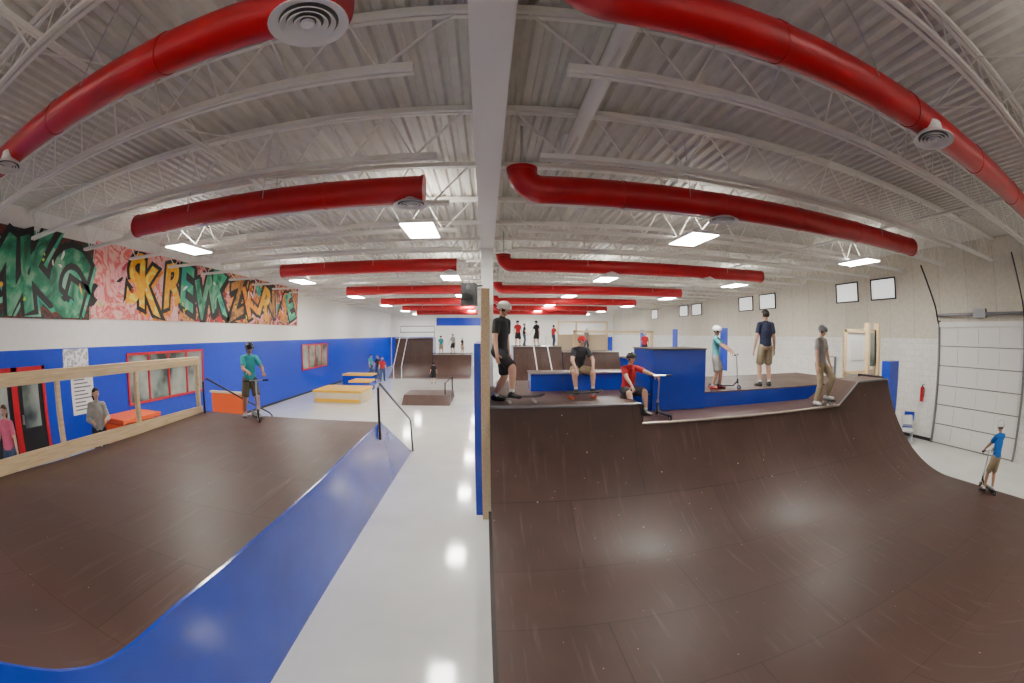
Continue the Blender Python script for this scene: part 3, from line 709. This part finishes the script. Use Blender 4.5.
person('standing_teen',(6.35,8.5,2.02),165,1.80,'navy','khaki',head=('hair','dark'),hands=((-.15,-.03,.45),(.17,-.0,.47)),hyaw=25)
person('skateboarder',(7.15,7.3,1.7),15,1.76,'grey','khaki',long=True,head=('helmet','grey'),shoe='white',feet=((-.08,.0),(.06,-.09)),footz=(0,.067),hands=((-.17,-.05,.45),(.15,-.08,.46)),hpitch=18)
skateboard((7.33,7.12,1.7),rad(60))
person('scooter_rider',(9.45,3.1,.2),150,1.44,'blue','khaki',head=('helmet','white'),headsc=1.1,feet=((-.07,.0),(.08,-.08)),hands=((-.10,-.24,.58),(.12,-.24,.58)),hyaw=-15,grip=(True,True),hpitch=10,skin=1)
scooter((9.55,3.2,.2),rad(60),sc=.97)
person('scooter_rider',(-4.98,8.1,1.5),40,1.6,'teal','olive',head=('helmet','black'),feet=((-.09,.05),(.09,-.1)),pel=(0,0,.505),lean=(0,.12),
  hands=((-.06,-.26,.62),(.16,-.22,.60)),grip=(True,True),hpitch=15,skin=1,shoe='grey')
scooter((-4.75,7.90,1.497),rad(-50),sc=1.03)
person('spectator',(-7.8,5.75,.5),60,1.74,'grey','black',long=True,lsleeve=True,head=('long','dark'),hands=((-.1,-.16,.62),(.1,-.16,.64)),hyaw=20,vox=.016)
person('spectator',(-8.3,3.35,.5),40,1.62,'pink','jean',long=True,head=('long','brown'),hands=((-.12,-.12,.6),(.16,-.05,.48)),vox=.016)
far=[(-7.2,29.5,0,20,1.7,'red','jean','hair','brown'),(-7.9,31,0,-30,1.75,'black','jean','hair','dark'),(-3.5,28.5,0,190,1.4,'black','black','helmet','black'),
 (-3.7,35.2,1.62,10,1.5,'teal','khaki','helmet','black'),(-2.8,36.3,1.62,-35,1.65,'grey','black','hair','brown'),(-2.0,35.1,1.62,60,1.35,'black','khaki','helmet','white'),
 (1.9,27.0,2.47,0,1.6,'red','black','helmet','black'),(2.35,27.9,2.47,70,1.45,'black','jean','hair','brown'),(3.1,27.2,2.47,-50,1.6,'black','black','helmet','black'),(4.2,27.6,2.47,120,1.35,'red','jean','hair','dark'),
 (6.3,27.6,2.12,30,1.5,'grey','jean','helmet','white'),(10.9,14.6,0,-80,1.7,'grey','black','hair','dark'),(-9.0,33,0,60,1.7,'teal','jean','hair','brown'),(9.6,25.5,1.76,-30,1.6,'red','black','helmet','white')]
for x,y,z,yw,hh,s1,p1,hk,hcx in far:
    sw=random.uniform(-.05,.05)
    person('distant_skater',(x,y,z),yw,hh,s1,p1,head=(hk,hcx),vox=.026,long=(p1=='jean'),lean=(sw,abs(sw)*2),feet=((-.08,sw),(.08,-sw)),hands=((-.17,-.1-abs(sw)*2,.47+abs(sw)),(.17,-.03,.45)))

# ------------------------------------------------------------------ world, camera
w=bpy.data.worlds.new('W'); S.world=w; w.use_nodes=True
w.node_tree.nodes['Background'].inputs[0].default_value=(.5,.5,.5,1); w.node_tree.nodes['Background'].inputs[1].default_value=.3
cd=bpy.data.cameras.new('camera'); cam=bpy.data.objects.new('camera',cd); S.collection.objects.link(cam)
cd.type='PANO'; cd.sensor_width=36; cd.sensor_height=24.01; cd.sensor_fit='HORIZONTAL'; cd.clip_start=.05; cd.clip_end=200
for tgt in (getattr(cd,'cycles',None),cd):
    if tgt is None: continue
    try:
        tgt.panorama_type='FISHEYE_EQUISOLID'; tgt.fisheye_lens=15.47; tgt.fisheye_fov=rad(200)
    except Exception as e: pass
cam.location=(0,0,3.2); cam.rotation_euler=(rad(90-.92),0,rad(-3.26))
S.camera=cam
